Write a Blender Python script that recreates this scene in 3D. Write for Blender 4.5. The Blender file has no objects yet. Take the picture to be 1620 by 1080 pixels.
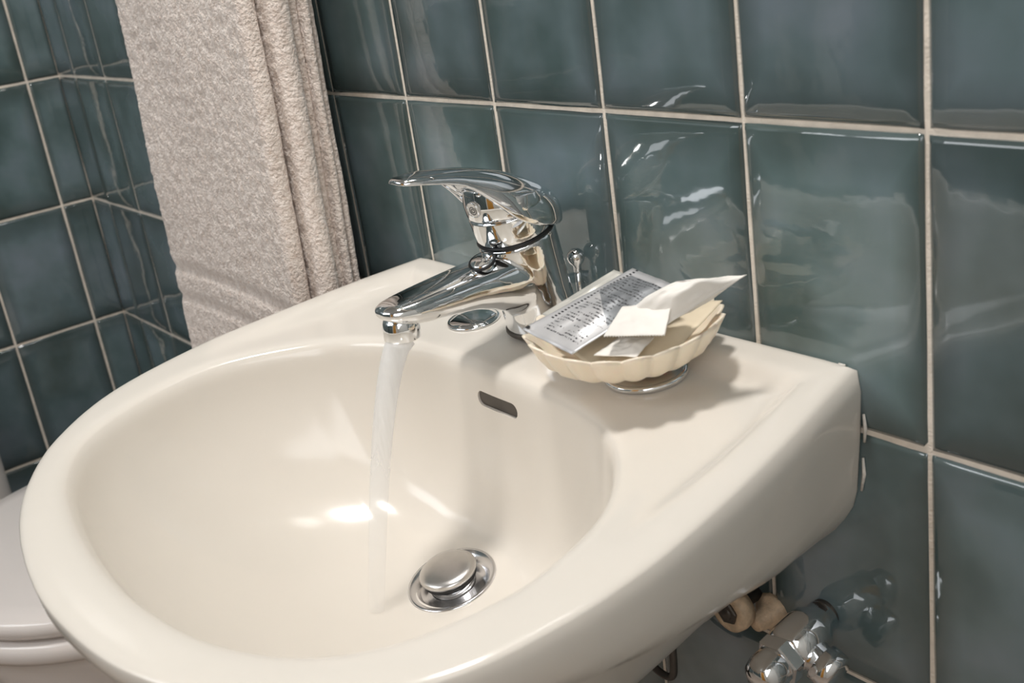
import bpy, bmesh, math, random
import numpy as np
from mathutils import Vector, Matrix, noise

random.seed(7)
SC = bpy.context.scene
COL = SC.collection
Z0 = 1.0                      # height of the tile joint that everything is measured from
DRAIN = (0.372, -0.182, -0.324)

# ------------------------------------------------------------------ camera
cam_d = bpy.data.cameras.new('camera')
cam = bpy.data.objects.new('camera', cam_d)
COL.objects.link(cam)
F = Vector((-0.76224976, 0.54358524, -0.35141198)).normalized()
R = Vector((0.61632631, 0.77540583, -0.13743247)).normalized()
U = R.cross(F)
m = Matrix((R, U, -F)).transposed().to_4x4()
m.translation = Vector((1.03175, -0.56332, 0.14696 + Z0))
cam.matrix_world = m
cam_d.sensor_width = 36.0
cam_d.lens = 40.07
cam_d.clip_start = 0.02
cam_d.dof.use_dof = True
cam_d.dof.focus_distance = 0.93
cam_d.dof.aperture_fstop = 10.0
SC.camera = cam

# ------------------------------------------------------------------ world, lights, exposure
w = bpy.data.worlds.new('room_ambient')
SC.world = w
w.use_nodes = True
w.node_tree.nodes['Background'].inputs[0].default_value = (0.75, 0.85, 1.0, 1)
w.node_tree.nodes['Background'].inputs[1].default_value = 0.4
SC.view_settings.view_transform = 'Standard'
SC.view_settings.look = 'None'
SC.view_settings.gamma = 1.0
SC.view_settings.use_curve_mapping = False
SC.view_settings.exposure = -0.12


def area(name, loc, target, size, energy, color, size_y=None, shape='RECTANGLE'):
    d = bpy.data.lights.new(name, 'AREA')
    d.shape = shape
    d.size = size
    if size_y:
        d.size_y = size_y
    d.energy = energy
    d.color = color
    o = bpy.data.objects.new(name, d)
    COL.objects.link(o)
    o.location = loc
    o.rotation_euler = (Vector(target) - Vector(loc)).to_track_quat('-Z', 'Y').to_euler()
    return o


area('ceiling_lamp_light', (0.38, -0.22, 2.36), (0.38, -0.22, 0), 0.21, 17.5, (1.0, 0.975, 0.945), shape='DISK')
area('window_light', (-0.25, -1.86, 1.75), (0.0, 0, 1.0), 1.1, 22.0, (0.93, 0.96, 1.0), size_y=1.1)
area('side_fill_light', (1.72, -1.05, 1.62), (0.6, -0.3, 0.8), 1.1, 13.5, (0.95, 0.97, 1.0), size_y=1.2)  # added fill that brightens the basin's right side, no real window there


# ------------------------------------------------------------------ materials
def new_mat(name):
    mt = bpy.data.materials.new(name)
    mt.use_nodes = True
    nt = mt.node_tree
    return mt, nt, nt.nodes['Principled BSDF']


def set_in(b, **kw):
    names = {'color': 'Base Color', 'rough': 'Roughness', 'metal': 'Metallic', 'spec': 'Specular IOR Level',
             'coat': 'Coat Weight', 'coat_rough': 'Coat Roughness', 'trans': 'Transmission Weight', 'ior': 'IOR',
             'sheen': 'Sheen Weight', 'sub': 'Subsurface Weight', 'alpha': 'Alpha'}
    for k, v in kw.items():
        if k == 'color':
            v = (*v, 1)
        b.inputs[names[k]].default_value = v


def simple(name, color, rough=0.5, var=0.06, scale=30.0, bump=0.0, bump_scale=200.0, **kw):
    """one colour with faint procedural mottling and fine relief"""
    mt, nt, b = new_mat(name)
    set_in(b, color=color, rough=rough, **kw)
    tc = nt.nodes.new('ShaderNodeTexCoord')
    n = nt.nodes.new('ShaderNodeTexNoise')
    n.inputs['Scale'].default_value = scale
    n.inputs['Detail'].default_value = 4
    nt.links.new(tc.outputs['Object'], n.inputs['Vector'])
    r = nt.nodes.new('ShaderNodeValToRGB')
    r.color_ramp.elements[0].position = 0.3
    r.color_ramp.elements[1].position = 0.7
    r.color_ramp.elements[0].color = (*[c * (1 - var) for c in color], 1)
    r.color_ramp.elements[1].color = (*[min(1, c * (1 + var)) for c in color], 1)
    nt.links.new(n.outputs['Fac'], r.inputs['Fac'])
    nt.links.new(r.outputs['Color'], b.inputs['Base Color'])
    if bump:
        n2 = nt.nodes.new('ShaderNodeTexNoise')
        n2.inputs['Scale'].default_value = bump_scale
        n2.inputs['Detail'].default_value = 3
        nt.links.new(tc.outputs['Object'], n2.inputs['Vector'])
        bp = nt.nodes.new('ShaderNodeBump')
        bp.inputs['Strength'].default_value = bump
        bp.inputs['Distance'].default_value = 0.002
        nt.links.new(n2.outputs['Fac'], bp.inputs['Height'])
        nt.links.new(bp.outputs['Normal'], b.inputs['Normal'])
    return mt


def tile_material():
    mt, nt, b = new_mat('glazed_teal_tile')
    N, L = nt.nodes.new, nt.links.new
    tc = N('ShaderNodeTexCoord')
    oi = N('ShaderNodeObjectInfo')
    off = N('ShaderNodeVectorMath'); off.operation = 'SCALE'
    comb = N('ShaderNodeCombineXYZ')
    for i, k in enumerate((37.0, 91.0, 53.0)):
        mm = N('ShaderNodeMath'); mm.operation = 'MULTIPLY'; mm.inputs[1].default_value = k
        L(oi.outputs['Random'], mm.inputs[0]); L(mm.outputs[0], comb.inputs[i])
    add = N('ShaderNodeVectorMath'); add.operation = 'ADD'
    L(tc.outputs['Object'], add.inputs[0]); L(comb.outputs[0], add.inputs[1])
    n1 = N('ShaderNodeTexNoise'); n1.inputs['Scale'].default_value = 13; n1.inputs['Detail'].default_value = 3; n1.inputs['Roughness'].default_value = 0.45
    L(add.outputs[0], n1.inputs['Vector'])
    r1 = N('ShaderNodeValToRGB')
    e = r1.color_ramp.elements
    e[0].position = 0.30; e[0].color = (0.076, 0.108, 0.106, 1)
    e[1].position = 0.74; e[1].color = (0.180, 0.222, 0.246, 1)
    em = e.new(0.5); em.color = (0.124, 0.168, 0.174, 1)
    L(n1.outputs['Fac'], r1.inputs['Fac'])
    # tile edges darker and greener: their shading painted into the glaze colour
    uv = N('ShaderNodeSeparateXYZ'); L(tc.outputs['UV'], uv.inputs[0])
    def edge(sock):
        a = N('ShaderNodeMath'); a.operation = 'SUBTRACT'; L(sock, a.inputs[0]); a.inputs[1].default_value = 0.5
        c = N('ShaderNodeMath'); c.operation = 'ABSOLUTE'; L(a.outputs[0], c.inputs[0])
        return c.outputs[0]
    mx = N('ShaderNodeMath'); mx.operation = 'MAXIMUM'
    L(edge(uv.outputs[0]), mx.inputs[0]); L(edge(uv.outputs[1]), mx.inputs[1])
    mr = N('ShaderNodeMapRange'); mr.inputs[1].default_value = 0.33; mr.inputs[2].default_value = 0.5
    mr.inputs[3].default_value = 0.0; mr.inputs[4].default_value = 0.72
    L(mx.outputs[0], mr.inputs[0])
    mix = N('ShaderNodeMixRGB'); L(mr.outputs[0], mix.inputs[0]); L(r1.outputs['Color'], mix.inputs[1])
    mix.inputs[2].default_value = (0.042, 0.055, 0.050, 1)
    hs = N('ShaderNodeHueSaturation')
    v = N('ShaderNodeMapRange'); v.inputs[3].default_value = 0.82; v.inputs[4].default_value = 1.2
    L(oi.outputs['Random'], v.inputs[0]); L(v.outputs[0], hs.inputs['Value'])
    hr = N('ShaderNodeMapRange'); hr.inputs[3].default_value = 0.49; hr.inputs[4].default_value = 0.518
    hs.inputs['Saturation'].default_value = 1.12
    frc = N('ShaderNodeMath'); frc.operation = 'FRACT'; ml = N('ShaderNodeMath'); ml.operation = 'MULTIPLY'; ml.inputs[1].default_value = 7.31
    L(oi.outputs['Random'], ml.inputs[0]); L(ml.outputs[0], frc.inputs[0]); L(frc.outputs[0], hr.inputs[0]); L(hr.outputs[0], hs.inputs['Hue'])
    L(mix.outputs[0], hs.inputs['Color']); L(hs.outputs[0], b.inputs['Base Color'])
    set_in(b, rough=0.055, spec=0.62, coat=0.6, coat_rough=0.03)
    # hand-made waviness
    n2 = N('ShaderNodeTexNoise'); n2.inputs['Scale'].default_value = 9; n2.inputs['Detail'].default_value = 1.5
    L(add.outputs[0], n2.inputs['Vector'])
    b2 = N('ShaderNodeBump'); b2.inputs['Strength'].default_value = 0.28; b2.inputs['Distance'].default_value = 0.01
    L(n2.outputs['Fac'], b2.inputs['Height'])
    n3 = N('ShaderNodeTexNoise'); n3.inputs['Scale'].default_value = 160; n3.inputs['Detail'].default_value = 0
    L(add.outputs[0], n3.inputs['Vector'])
    b3 = N('ShaderNodeBump'); b3.inputs['Strength'].default_value = 0.04; b3.inputs['Distance'].default_value = 0.001
    L(n3.outputs['Fac'], b3.inputs['Height']); L(b2.outputs[0], b3.inputs['Normal'])
    L(b3.outputs[0], b.inputs['Normal']); L(b3.outputs[0], b.inputs['Coat Normal'])
    return mt


def towel_material():
    mt, nt, b = new_mat('terry_cloth')
    N, L = nt.nodes.new, nt.links.new
    tc = N('ShaderNodeTexCoord')
    n = N('ShaderNodeTexNoise'); n.inputs['Scale'].default_value = 130; n.inputs['Detail'].default_value = 5
    n.inputs['Roughness'].default_value = 0.65
    L(tc.outputs['Object'], n.inputs['Vector'])
    r = N('ShaderNodeValToRGB')
    r.color_ramp.elements[0].position = 0.3; r.color_ramp.elements[0].color = (0.62, 0.51, 0.44, 1)
    r.color_ramp.elements[1].position = 0.66; r.color_ramp.elements[1].color = (0.90, 0.80, 0.725, 1)
    L(n.outputs['Fac'], r.inputs['Fac']); L(r.outputs['Color'], b.inputs['Base Color'])
    n2 = N('ShaderNodeTexNoise'); n2.inputs['Scale'].default_value = 320; n2.inputs['Detail'].default_value = 3
    L(tc.outputs['Object'], n2.inputs['Vector'])
    bp = N('ShaderNodeBump'); bp.inputs['Strength'].default_value = 0.95; bp.inputs['Distance'].default_value = 0.003
    L(n2.outputs['Fac'], bp.inputs['Height']); L(bp.outputs[0], b.inputs['Normal'])
    set_in(b, rough=0.95, spec=0.1, sheen=0.35)
    return mt


def print_material(name, paper, ink, rows, metal, rough, density=0.52, tilt=0.0):
    """tiny unreadable rows of print, made from UV"""
    mt, nt, b = new_mat(name)
    N, L = nt.nodes.new, nt.links.new
    tc = N('ShaderNodeTexCoord')
    sp = N('ShaderNodeSeparateXYZ'); L(tc.outputs['UV'], sp.inputs[0])
    def mth(op, a, c=None, val=None):
        q = N('ShaderNodeMath'); q.operation = op
        L(a, q.inputs[0])
        if c is not None: L(c, q.inputs[1])
        if val is not None: q.inputs[1].default_value = val
        return q.outputs[0]
    vr = mth('MULTIPLY', sp.outputs[1], val=rows)
    row = mth('FLOOR', vr)
    fr = mth('FRACT', vr)
    in_row = mth('MULTIPLY', mth('GREATER_THAN', fr, val=0.28), mth('LESS_THAN', fr, val=0.72))
    cv = N('ShaderNodeCombineXYZ')
    L(mth('MULTIPLY', sp.outputs[0], val=46.0), cv.inputs[0]); L(mth('MULTIPLY', row, val=7.3), cv.inputs[1])
    L(mth('MULTIPLY', fr, val=1.6), cv.inputs[2])
    n = N('ShaderNodeTexNoise'); n.inputs['Scale'].default_value = 1.0; n.inputs['Detail'].default_value = 2.5
    L(cv.outputs[0], n.inputs['Vector'])
    cv2 = N('ShaderNodeCombineXYZ')
    L(mth('MULTIPLY', sp.outputs[0], val=3.2), cv2.inputs[0]); L(mth('MULTIPLY', row, val=3.7), cv2.inputs[1])
    n2 = N('ShaderNodeTexNoise'); n2.inputs['Scale'].default_value = 1.0; n2.inputs['Detail'].default_value = 0
    L(cv2.outputs[0], n2.inputs['Vector'])
    word = mth('MULTIPLY', mth('GREATER_THAN', n.outputs['Fac'], val=density), mth('GREATER_THAN', n2.outputs['Fac'], val=0.42))
    inside = mth('MULTIPLY', mth('MULTIPLY', mth('GREATER_THAN', sp.outputs[0], val=0.2), mth('LESS_THAN', sp.outputs[0], val=0.9)),
                 mth('MULTIPLY', mth('GREATER_THAN', sp.outputs[1], val=0.1), mth('LESS_THAN', sp.outputs[1], val=0.93)))
    mask = mth('MULTIPLY', mth('MULTIPLY', word, in_row), inside)
    mix = N('ShaderNodeMixRGB'); L(mask, mix.inputs[0])
    mix.inputs[1].default_value = (*paper, 1); mix.inputs[2].default_value = (*ink, 1)
    L(mix.outputs[0], b.inputs['Base Color'])
    # serrated dark marks along one border and a wrinkle's dark reflection painted grey on the upper half
    strip = mth('MULTIPLY', mth('MULTIPLY', mth('GREATER_THAN', sp.outputs[0], val=0.10), mth('LESS_THAN', sp.outputs[0], val=0.145)),
                mth('GREATER_THAN', mth('FRACT', mth('MULTIPLY', sp.outputs[1], val=34.0)), val=0.5))
    strip = mth('MULTIPLY', strip, mth('GREATER_THAN', sp.outputs[1], val=0.22))
    slope = N('ShaderNodeMath'); slope.operation = 'MULTIPLY_ADD'; slope.inputs[1].default_value = 0.35
    L(sp.outputs[0], slope.inputs[0]); L(sp.outputs[1], slope.inputs[2])
    block = mth('MULTIPLY', mth('GREATER_THAN', slope.outputs[0], val=0.70), mth('LESS_THAN', sp.outputs[1], val=0.93))
    block = mth('MULTIPLY', block, mth('MULTIPLY', mth('GREATER_THAN', sp.outputs[0], val=0.15), mth('LESS_THAN', sp.outputs[0], val=0.92)))
    mixb = N('ShaderNodeMixRGB'); L(block, mixb.inputs[0])
    mixb.inputs[1].default_value = (*paper, 1); mixb.inputs[2].default_value = (0.27, 0.28, 0.29, 1)
    L(mixb.outputs[0], mix.inputs[1])
    mk2 = mth('MAXIMUM', mask, strip)
    L(mk2, mix.inputs[0])
    inv = N('ShaderNodeMath'); inv.operation = 'MULTIPLY_ADD'
    L(mask, inv.inputs[0]); inv.inputs[1].default_value = -metal; inv.inputs[2].default_value = metal
    L(inv.outputs[0], b.inputs['Metallic'])
    nb = N('ShaderNodeTexNoise'); nb.inputs['Scale'].default_value = 40; nb.inputs['Detail'].default_value = 2
    L(tc.outputs['Object'], nb.inputs['Vector'])
    bp = N('ShaderNodeBump'); bp.inputs['Strength'].default_value = 0.5; bp.inputs['Distance'].default_value = 0.003
    L(nb.outputs['Fac'], bp.inputs['Height']); L(bp.outputs[0], b.inputs['Normal'])
    set_in(b, rough=rough)
    return mt


def water_material():
    mt, nt, b = new_mat('running_water')
    N, L = nt.nodes.new, nt.links.new
    set_in(b, color=(0.93, 0.94, 0.95), rough=0.4, spec=0.3)
    tr = N('ShaderNodeBsdfTransparent')
    mx = N('ShaderNodeMixShader')
    tc = N('ShaderNodeTexCoord')
    n = N('ShaderNodeTexNoise'); n.inputs['Scale'].default_value = 1.0; n.inputs['Detail'].default_value = 3
    mp = N('ShaderNodeMapping'); mp.inputs['Scale'].default_value = (260, 260, 9)
    L(tc.outputs['Object'], mp.inputs[0]); L(mp.outputs[0], n.inputs['Vector'])
    # aerated at the spout, clearer further down
    sz = N('ShaderNodeSeparateXYZ'); L(tc.outputs['UV'], sz.inputs[0])
    mr = N('ShaderNodeMapRange'); mr.inputs[1].default_value = 0.0; mr.inputs[2].default_value = 1.0
    mr.inputs[3].default_value = 0.40; mr.inputs[4].default_value = 0.05
    L(sz.outputs[1], mr.inputs[0])
    q = N('ShaderNodeMath'); q.operation = 'MULTIPLY_ADD'; q.inputs[1].default_value = 0.10
    L(n.outputs['Fac'], q.inputs[0])
    q0 = N('ShaderNodeMath'); q0.operation = 'SUBTRACT'; q0.inputs[1].default_value = 0.04
    L(mr.outputs[0], q0.inputs[0]); L(q0.outputs[0], q.inputs[2])
    q.use_clamp = True
    L(q.outputs[0], mx.inputs[0]); L(tr.outputs[0], mx.inputs[1]); L(b.outputs[0], mx.inputs[2])
    L(mx.outputs[0], nt.nodes['Material Output'].inputs['Surface'])
    return mt


M = {}
M['ceramic'] = simple('ivory_ceramic', (0.76, 0.705, 0.63), rough=0.15, var=0.012, scale=6, spec=0.5)
M['white_ceramic'] = simple('white_ceramic', (0.76, 0.70, 0.66), rough=0.12, var=0.01, scale=6)
M['chrome'] = simple('chrome', (0.80, 0.81, 0.82), rough=0.045, var=0.02, scale=25, metal=1.0)
M['soft_chrome'] = simple('worn_chrome', (0.70, 0.69, 0.70), rough=0.16, var=0.03, scale=40, metal=1.0)
M['brushed'] = simple('satin_steel', (0.62, 0.60, 0.58), rough=0.28, var=0.06, scale=60, metal=1.0)
M['black'] = simple('black_rubber', (0.012, 0.012, 0.013), rough=0.4)
M['grout'] = simple('cream_grout', (0.80, 0.72, 0.62), rough=0.9, var=0.12, scale=60, bump=0.4, bump_scale=500)
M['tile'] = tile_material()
M['towel'] = towel_material()
M['dish'] = simple('cream_plastic', (0.92, 0.79, 0.63), rough=0.28, var=0.03, scale=20, sub=0.08)
M['paper'] = simple('white_paper', (0.82, 0.78, 0.72), rough=0.6, var=0.05, scale=35, bump=0.5, bump_scale=45)
M['cream_paper'] = simple('cream_paper', (0.80, 0.68, 0.50), rough=0.55, var=0.05, scale=35, bump=0.3, bump_scale=60)
M['printed_grey'] = simple('grey_print', (0.42, 0.37, 0.34), rough=0.6, var=0.1, scale=120)
M['silver_print'] = print_material('silver_printed_foil', (0.60, 0.59, 0.59), (0.03, 0.03, 0.035), 31, 0.45, 0.38, density=0.50)
def packet_material():
    mt = simple('packet_paper', (0.84, 0.80, 0.74), rough=0.6, var=0.05, scale=35, bump=0.6, bump_scale=45)
    nt = mt.node_tree; N, L = nt.nodes.new, nt.links.new
    b = nt.nodes['Principled BSDF']
    src = b.inputs['Base Color'].links[0].from_socket
    tc = N('ShaderNodeTexCoord'); sp = N('ShaderNodeSeparateXYZ'); L(tc.outputs['UV'], sp.inputs[0])
    def cmp(sock, lo, hi):
        a = N('ShaderNodeMath'); a.operation = 'GREATER_THAN'; L(sock, a.inputs[0]); a.inputs[1].default_value = lo
        c = N('ShaderNodeMath'); c.operation = 'LESS_THAN'; L(sock, c.inputs[0]); c.inputs[1].default_value = hi
        q = N('ShaderNodeMath'); q.operation = 'MULTIPLY'; L(a.outputs[0], q.inputs[0]); L(c.outputs[0], q.inputs[1])
        return q.outputs[0]
    q = N('ShaderNodeMath'); q.operation = 'MULTIPLY'
    L(cmp(sp.outputs[0], 0.10, 0.46), q.inputs[0]); L(cmp(sp.outputs[1], 0.74, 0.93), q.inputs[1])
    mix = N('ShaderNodeMixRGB'); L(q.outputs[0], mix.inputs[0]); L(src, mix.inputs[1]); mix.inputs[2].default_value = (0.46, 0.41, 0.38, 1)
    L(mix.outputs[0], b.inputs['Base Color'])
    return mt


M['packet_paper'] = packet_material()
M['pale_foil'] = simple('pale_translucent_foil', (0.68, 0.66, 0.60), rough=0.3, var=0.06, scale=40, metal=0.4, bump=0.4, bump_scale=60)
M['water'] = water_material()
M['plaster'] = simple('white_plaster', (0.78, 0.76, 0.72), rough=0.85, var=0.03, scale=8, bump=0.1, bump_scale=90)
M['ceiling_paint'] = simple('dimmed_ceiling_paint', (0.42, 0.40, 0.37), rough=0.9, var=0.03, scale=8)  # unseen ceiling darkened to weaken its reflection in the bowl
M['floor'] = simple('brown_floor_tile', (0.40, 0.32, 0.26), rough=0.35, var=0.15, scale=9)
M['wood'] = simple('orange_wood', (0.62, 0.29, 0.05), rough=0.4, var=0.2, scale=14)
M['limescale'] = simple('aged_cream_plastic', (0.66, 0.50, 0.34), rough=0.5, var=0.25, scale=120, bump=0.4, bump_scale=300)
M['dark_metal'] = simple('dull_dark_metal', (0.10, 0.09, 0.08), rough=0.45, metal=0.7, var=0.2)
M['silicone'] = simple('old_silicone', (0.72, 0.68, 0.62), rough=0.7, var=0.15, scale=200, bump=0.6, bump_scale=300)


# ------------------------------------------------------------------ object helpers
def finish(name, verts, faces, mat, parent=None, smooth=True, uvs=None, origin=None):
    """verts in joint-relative world metres; the object's origin goes to its thing's base"""
    me = bpy.data.meshes.new(name)
    if parent is not None:
        o0 = Vector(parent['base'])
    elif origin is not None:
        o0 = Vector(origin)
    else:
        o0 = Vector((0, 0, 0))
    me.from_pydata([tuple(Vector(v) - o0) for v in verts], [], [tuple(f) for f in faces])
    if uvs is not None:
        ul = me.uv_layers.new(name='UVMap')
        for p in me.polygons:
            for li in p.loop_indices:
                ul.data[li].uv = uvs[me.loops[li].vertex_index]
    bm = bmesh.new(); bm.from_mesh(me)
    bmesh.ops.recalc_face_normals(bm, faces=bm.faces)
    bm.to_mesh(me); bm.free()
    me.materials.append(M[mat] if isinstance(mat, str) else mat)
    if smooth:
        me.polygons.foreach_set('use_smooth', [True] * len(me.polygons))
    o = bpy.data.objects.new(name, me)
    COL.objects.link(o)
    if parent is not None:
        o.parent = parent
        o['base'] = tuple(parent['base'])
    else:
        o.location = (o0.x, o0.y, o0.z + Z0)
        o['base'] = tuple(o0)
    return o


def thing(name, label, cat, base, group=None):
    o = bpy.data.objects.new(name, None)
    o.empty_display_size = 0.02
    COL.objects.link(o)
    o.location = (base[0], base[1], base[2] + Z0)
    o['base'] = tuple(base)
    o['label'] = label; o['category'] = cat
    if group: o['group'] = group
    return o


def tag(o, label, cat, group=None):
    o['label'] = label; o['category'] = cat
    if group: o['group'] = group
    return o


def struct(o):
    o['kind'] = 'structure'
    return o


def loft(rings, cap=True, closed=True):
    """rings: list of equally long point lists -> verts, faces"""
    n = len(rings[0])
    v = [tuple(p) for r in rings for p in r]
    f = []
    for i in range(len(rings) - 1):
        for j in range(n if closed else n - 1):
            k = (j + 1) % n
            f.append((i * n + j, i * n + k, (i + 1) * n + k, (i + 1) * n + j))
    if cap and closed:
        f.append(tuple(range(n - 1, -1, -1)))
        f.append(tuple((len(rings) - 1) * n + j for j in range(n)))
    return v, f


def frame(axis):
    a = Vector(axis).normalized()
    t = Vector((1, 0, 0)) if abs(a.x) < 0.8 else Vector((0, 1, 0))
    u = (t - a * t.dot(a)).normalized()
    return a, u, a.cross(u)


def lathe(profile, origin, axis=(0, 0, 1), seg=48):
    """profile: [(radius, height)]; closed at ends when the radius is 0"""
    a, u, v = frame(axis)
    o = Vector(origin)
    rings = []
    for r, h in profile:
        r = max(r, 1e-5)
        rings.append([o + a * h + (u * math.cos(t) + v * math.sin(t)) * r for t in np.linspace(0, 2 * math.pi, seg, endpoint=False)])
    return loft(rings)


def tube(path, radius, seg=12):
    pts = [Vector(p) for p in path]
    rings = []
    rad = radius if isinstance(radius, (list, tuple)) else [radius] * len(pts)
    d0 = (pts[1] - pts[0]).normalized()
    _, u, v = frame(d0)
    for i, p in enumerate(pts):
        d = (pts[min(i + 1, len(pts) - 1)] - pts[max(i - 1, 0)]).normalized()
        u = (u - d * u.dot(d)).normalized()
        v = d.cross(u)
        rings.append([p + (u * math.cos(t) + v * math.sin(t)) * rad[i] for t in np.linspace(0, 2 * math.pi, seg, endpoint=False)])
    return loft(rings)


def torus(center, axis, R0, r0, seg=48, cs=12, arc=2 * math.pi):
    a, u, v = frame(axis)
    c = Vector(center)
    full = arc > 6.28
    rings = []
    for t in np.linspace(0, arc, seg, endpoint=not full):
        d = u * math.cos(t) + v * math.sin(t)
        rings.append([c + d * (R0 + r0 * math.cos(s)) + a * (r0 * math.sin(s)) for s in np.linspace(0, 2 * math.pi, cs, endpoint=False)])
    if full:
        rings.append(rings[0])
        return loft(rings, cap=False)
    return loft(rings)


def box(lo, hi):
    x0, y0, z0 = lo; x1, y1, z1 = hi
    v = [(x, y, z) for z in (z0, z1) for y in (y0, y1) for x in (x0, x1)]
    f = [(0, 2, 3, 1), (4, 5, 7, 6), (0, 1, 5, 4), (2, 6, 7, 3), (0, 4, 6, 2), (1, 3, 7, 5)]
    return v, f


def join(*vf):
    V, Fc = [], []
    for v, f in vf:
        k = len(V)
        V += [tuple(p) for p in v]
        Fc += [tuple(i + k for i in q) for q in f]
    return V, Fc


def catmull(pts, n=12, closed=False):
    P = [np.array(p, float) for p in pts]
    out = []
    N = len(P)
    rng = range(N) if closed else range(N - 1)
    for i in rng:
        if closed:
            a, b, c, d = P[i - 1], P[i], P[(i + 1) % N], P[(i + 2) % N]
        else:
            b, c = P[i], P[i + 1]
            a = P[i - 1] if i > 0 else 2 * b - c
            d = P[i + 2] if i + 2 < N else 2 * c - b
        for t in np.linspace(0, 1, n, endpoint=False):
            out.append(0.5 * ((2 * b) + (-a + c) * t + (2 * a - 5 * b + 4 * c - d) * t * t + (-a + 3 * b - 3 * c + d) * t ** 3))
    if not closed:
        out.append(P[-1])
    return out


def sstep(a, b, x):
    t = min(1, max(0, (x - a) / (b - a)))
    return t * t * (3 - 2 * t)


def apply_mods(o):
    dg = bpy.context.evaluated_depsgraph_get()
    dg.update()
    me = bpy.data.meshes.new_from_object(o.evaluated_get(dg))
    old = o.data
    o.modifiers.clear()
    o.data = me
    me.name = old.name
    bpy.data.meshes.remove(old)


# ------------------------------------------------------------------ room shell
TW, TH, G = 0.133333, 0.20008, 0.0036
CX = -0.8777                     # left wall plane
XR, YF, ZC, ZF = 1.75, -1.90, 1.40, -1.0
wall_back = struct(finish('wall_back', *box((CX - 0.1, 0.0, ZF), (XR + 0.1, 0.1, ZC)), 'grout', smooth=False))
wall_left = struct(finish('wall_left', *box((CX - 0.1, YF - 0.1, ZF), (CX, 0.0, ZC)), 'grout', smooth=False))
floor = struct(finish('floor', *box((CX, YF, ZF - 0.1), (XR, 0, ZF)), 'floor', smooth=False))
ceiling = struct(finish('ceiling', *box((CX - 0.1, YF - 0.1, ZC), (XR + 0.1, 0.1, ZC + 0.1)), 'ceiling_paint', smooth=False))
wall_right = struct(finish('wall_right', *box((XR, YF - 0.1, ZF), (XR + 0.1, 0.0, ZC)), 'plaster', smooth=False))
wall_front = struct(finish('wall_front', *join(box((CX, YF - 0.1, ZF), (0.62, YF, ZC)), box((1.22, YF - 0.1, ZF), (XR, YF, ZC)),
                                               box((0.62, YF - 0.1, 1.1), (1.22, YF, ZC))), 'plaster', smooth=False))
door_1 = struct(finish('door_1', *box((0.62, YF - 0.07, ZF), (1.22, YF - 0.02, 1.1)), 'wood', smooth=False))
finish('door_handle', *tube([(0.70, YF - 0.02, 0.02), (0.70, YF + 0.03, 0.02), (0.80, YF + 0.03, 0.02)], 0.009), 'chrome', parent=door_1)

TILE_T = 0.0022


def tile_mesh(w, h, name, seed):
    rnd = random.Random(seed)
    us = [0, 0.022, 0.1, 0.35, 0.65, 0.9, 0.978, 1]
    n = len(us)
    v, uv, f = [], [], []
    wav = [rnd.uniform(-1, 1) for _ in range(8)]
    for j, b in enumerate(us):
        for i, a in enumerate(us):
            e = min(min(a, 1 - a) * w, min(b, 1 - b) * h)
            hgt = TILE_T * (0.25 if e < 1e-6 else (0.84 if e < 0.005 else (1.03 if e < 0.03 else 1.08)))
            jx = jz = 0
            if e < 1e-6:
                jx = rnd.uniform(-1, 1) * 0.00035; jz = rnd.uniform(-1, 1) * 0.00035
            v.append(((a - 0.5) * w + jx, -hgt, (b - 0.5) * h + jz))
            uv.append((a, b))
    for j in range(n - 1):
        for i in range(n - 1):
            f.append((j * n + i, j * n + i + 1, (j + 1) * n + i + 1, (j + 1) * n + i))
    ring = [i for i in range(n)] + [j * n + n - 1 for j in range(1, n)] + [(n - 1) * n + i for i in range(n - 2, -1, -1)] + [j * n for j in range(n - 2, 0, -1)]
    base = len(v)
    for k in ring:
        p = v[k]
        v.append((p[0], 0.0005, p[2])); uv.append(uv[k])
    for k in range(len(ring)):
        k2 = (k + 1) % len(ring)
        f.append((ring[k2], ring[k], base + k, base + k2))
    me = bpy.data.meshes.new(name)
    me.from_pydata(v, [], f)
    ul = me.uv_layers.new(name='UVMap')
    for p in me.polygons:
        p.use_smooth = True
        for li in p.loop_indices:
            ul.data[li].uv = uv[me.loops[li].vertex_index]
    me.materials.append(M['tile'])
    return me


TM = {}


def tile_at(parent, w, h, loc, rz):
    key = (round(w, 4), round(h, 4))
    if key not in TM:
        TM[key] = [tile_mesh(w, h, 'tile', i * 11 + len(TM)) for i in range(4 if w > 0.1 else 1)]
    o = bpy.data.objects.new('tile', random.choice(TM[key]))
    COL.objects.link(o)
    o.parent = parent
    o.location = loc
    # tiny setting-out errors so that the reflections break from tile to tile
    o.rotation_euler = (random.uniform(-1, 1) * 0.0055, random.uniform(-1, 1) * 0.002, rz + random.uniform(-1, 1) * 0.0055)
    return o


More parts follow.
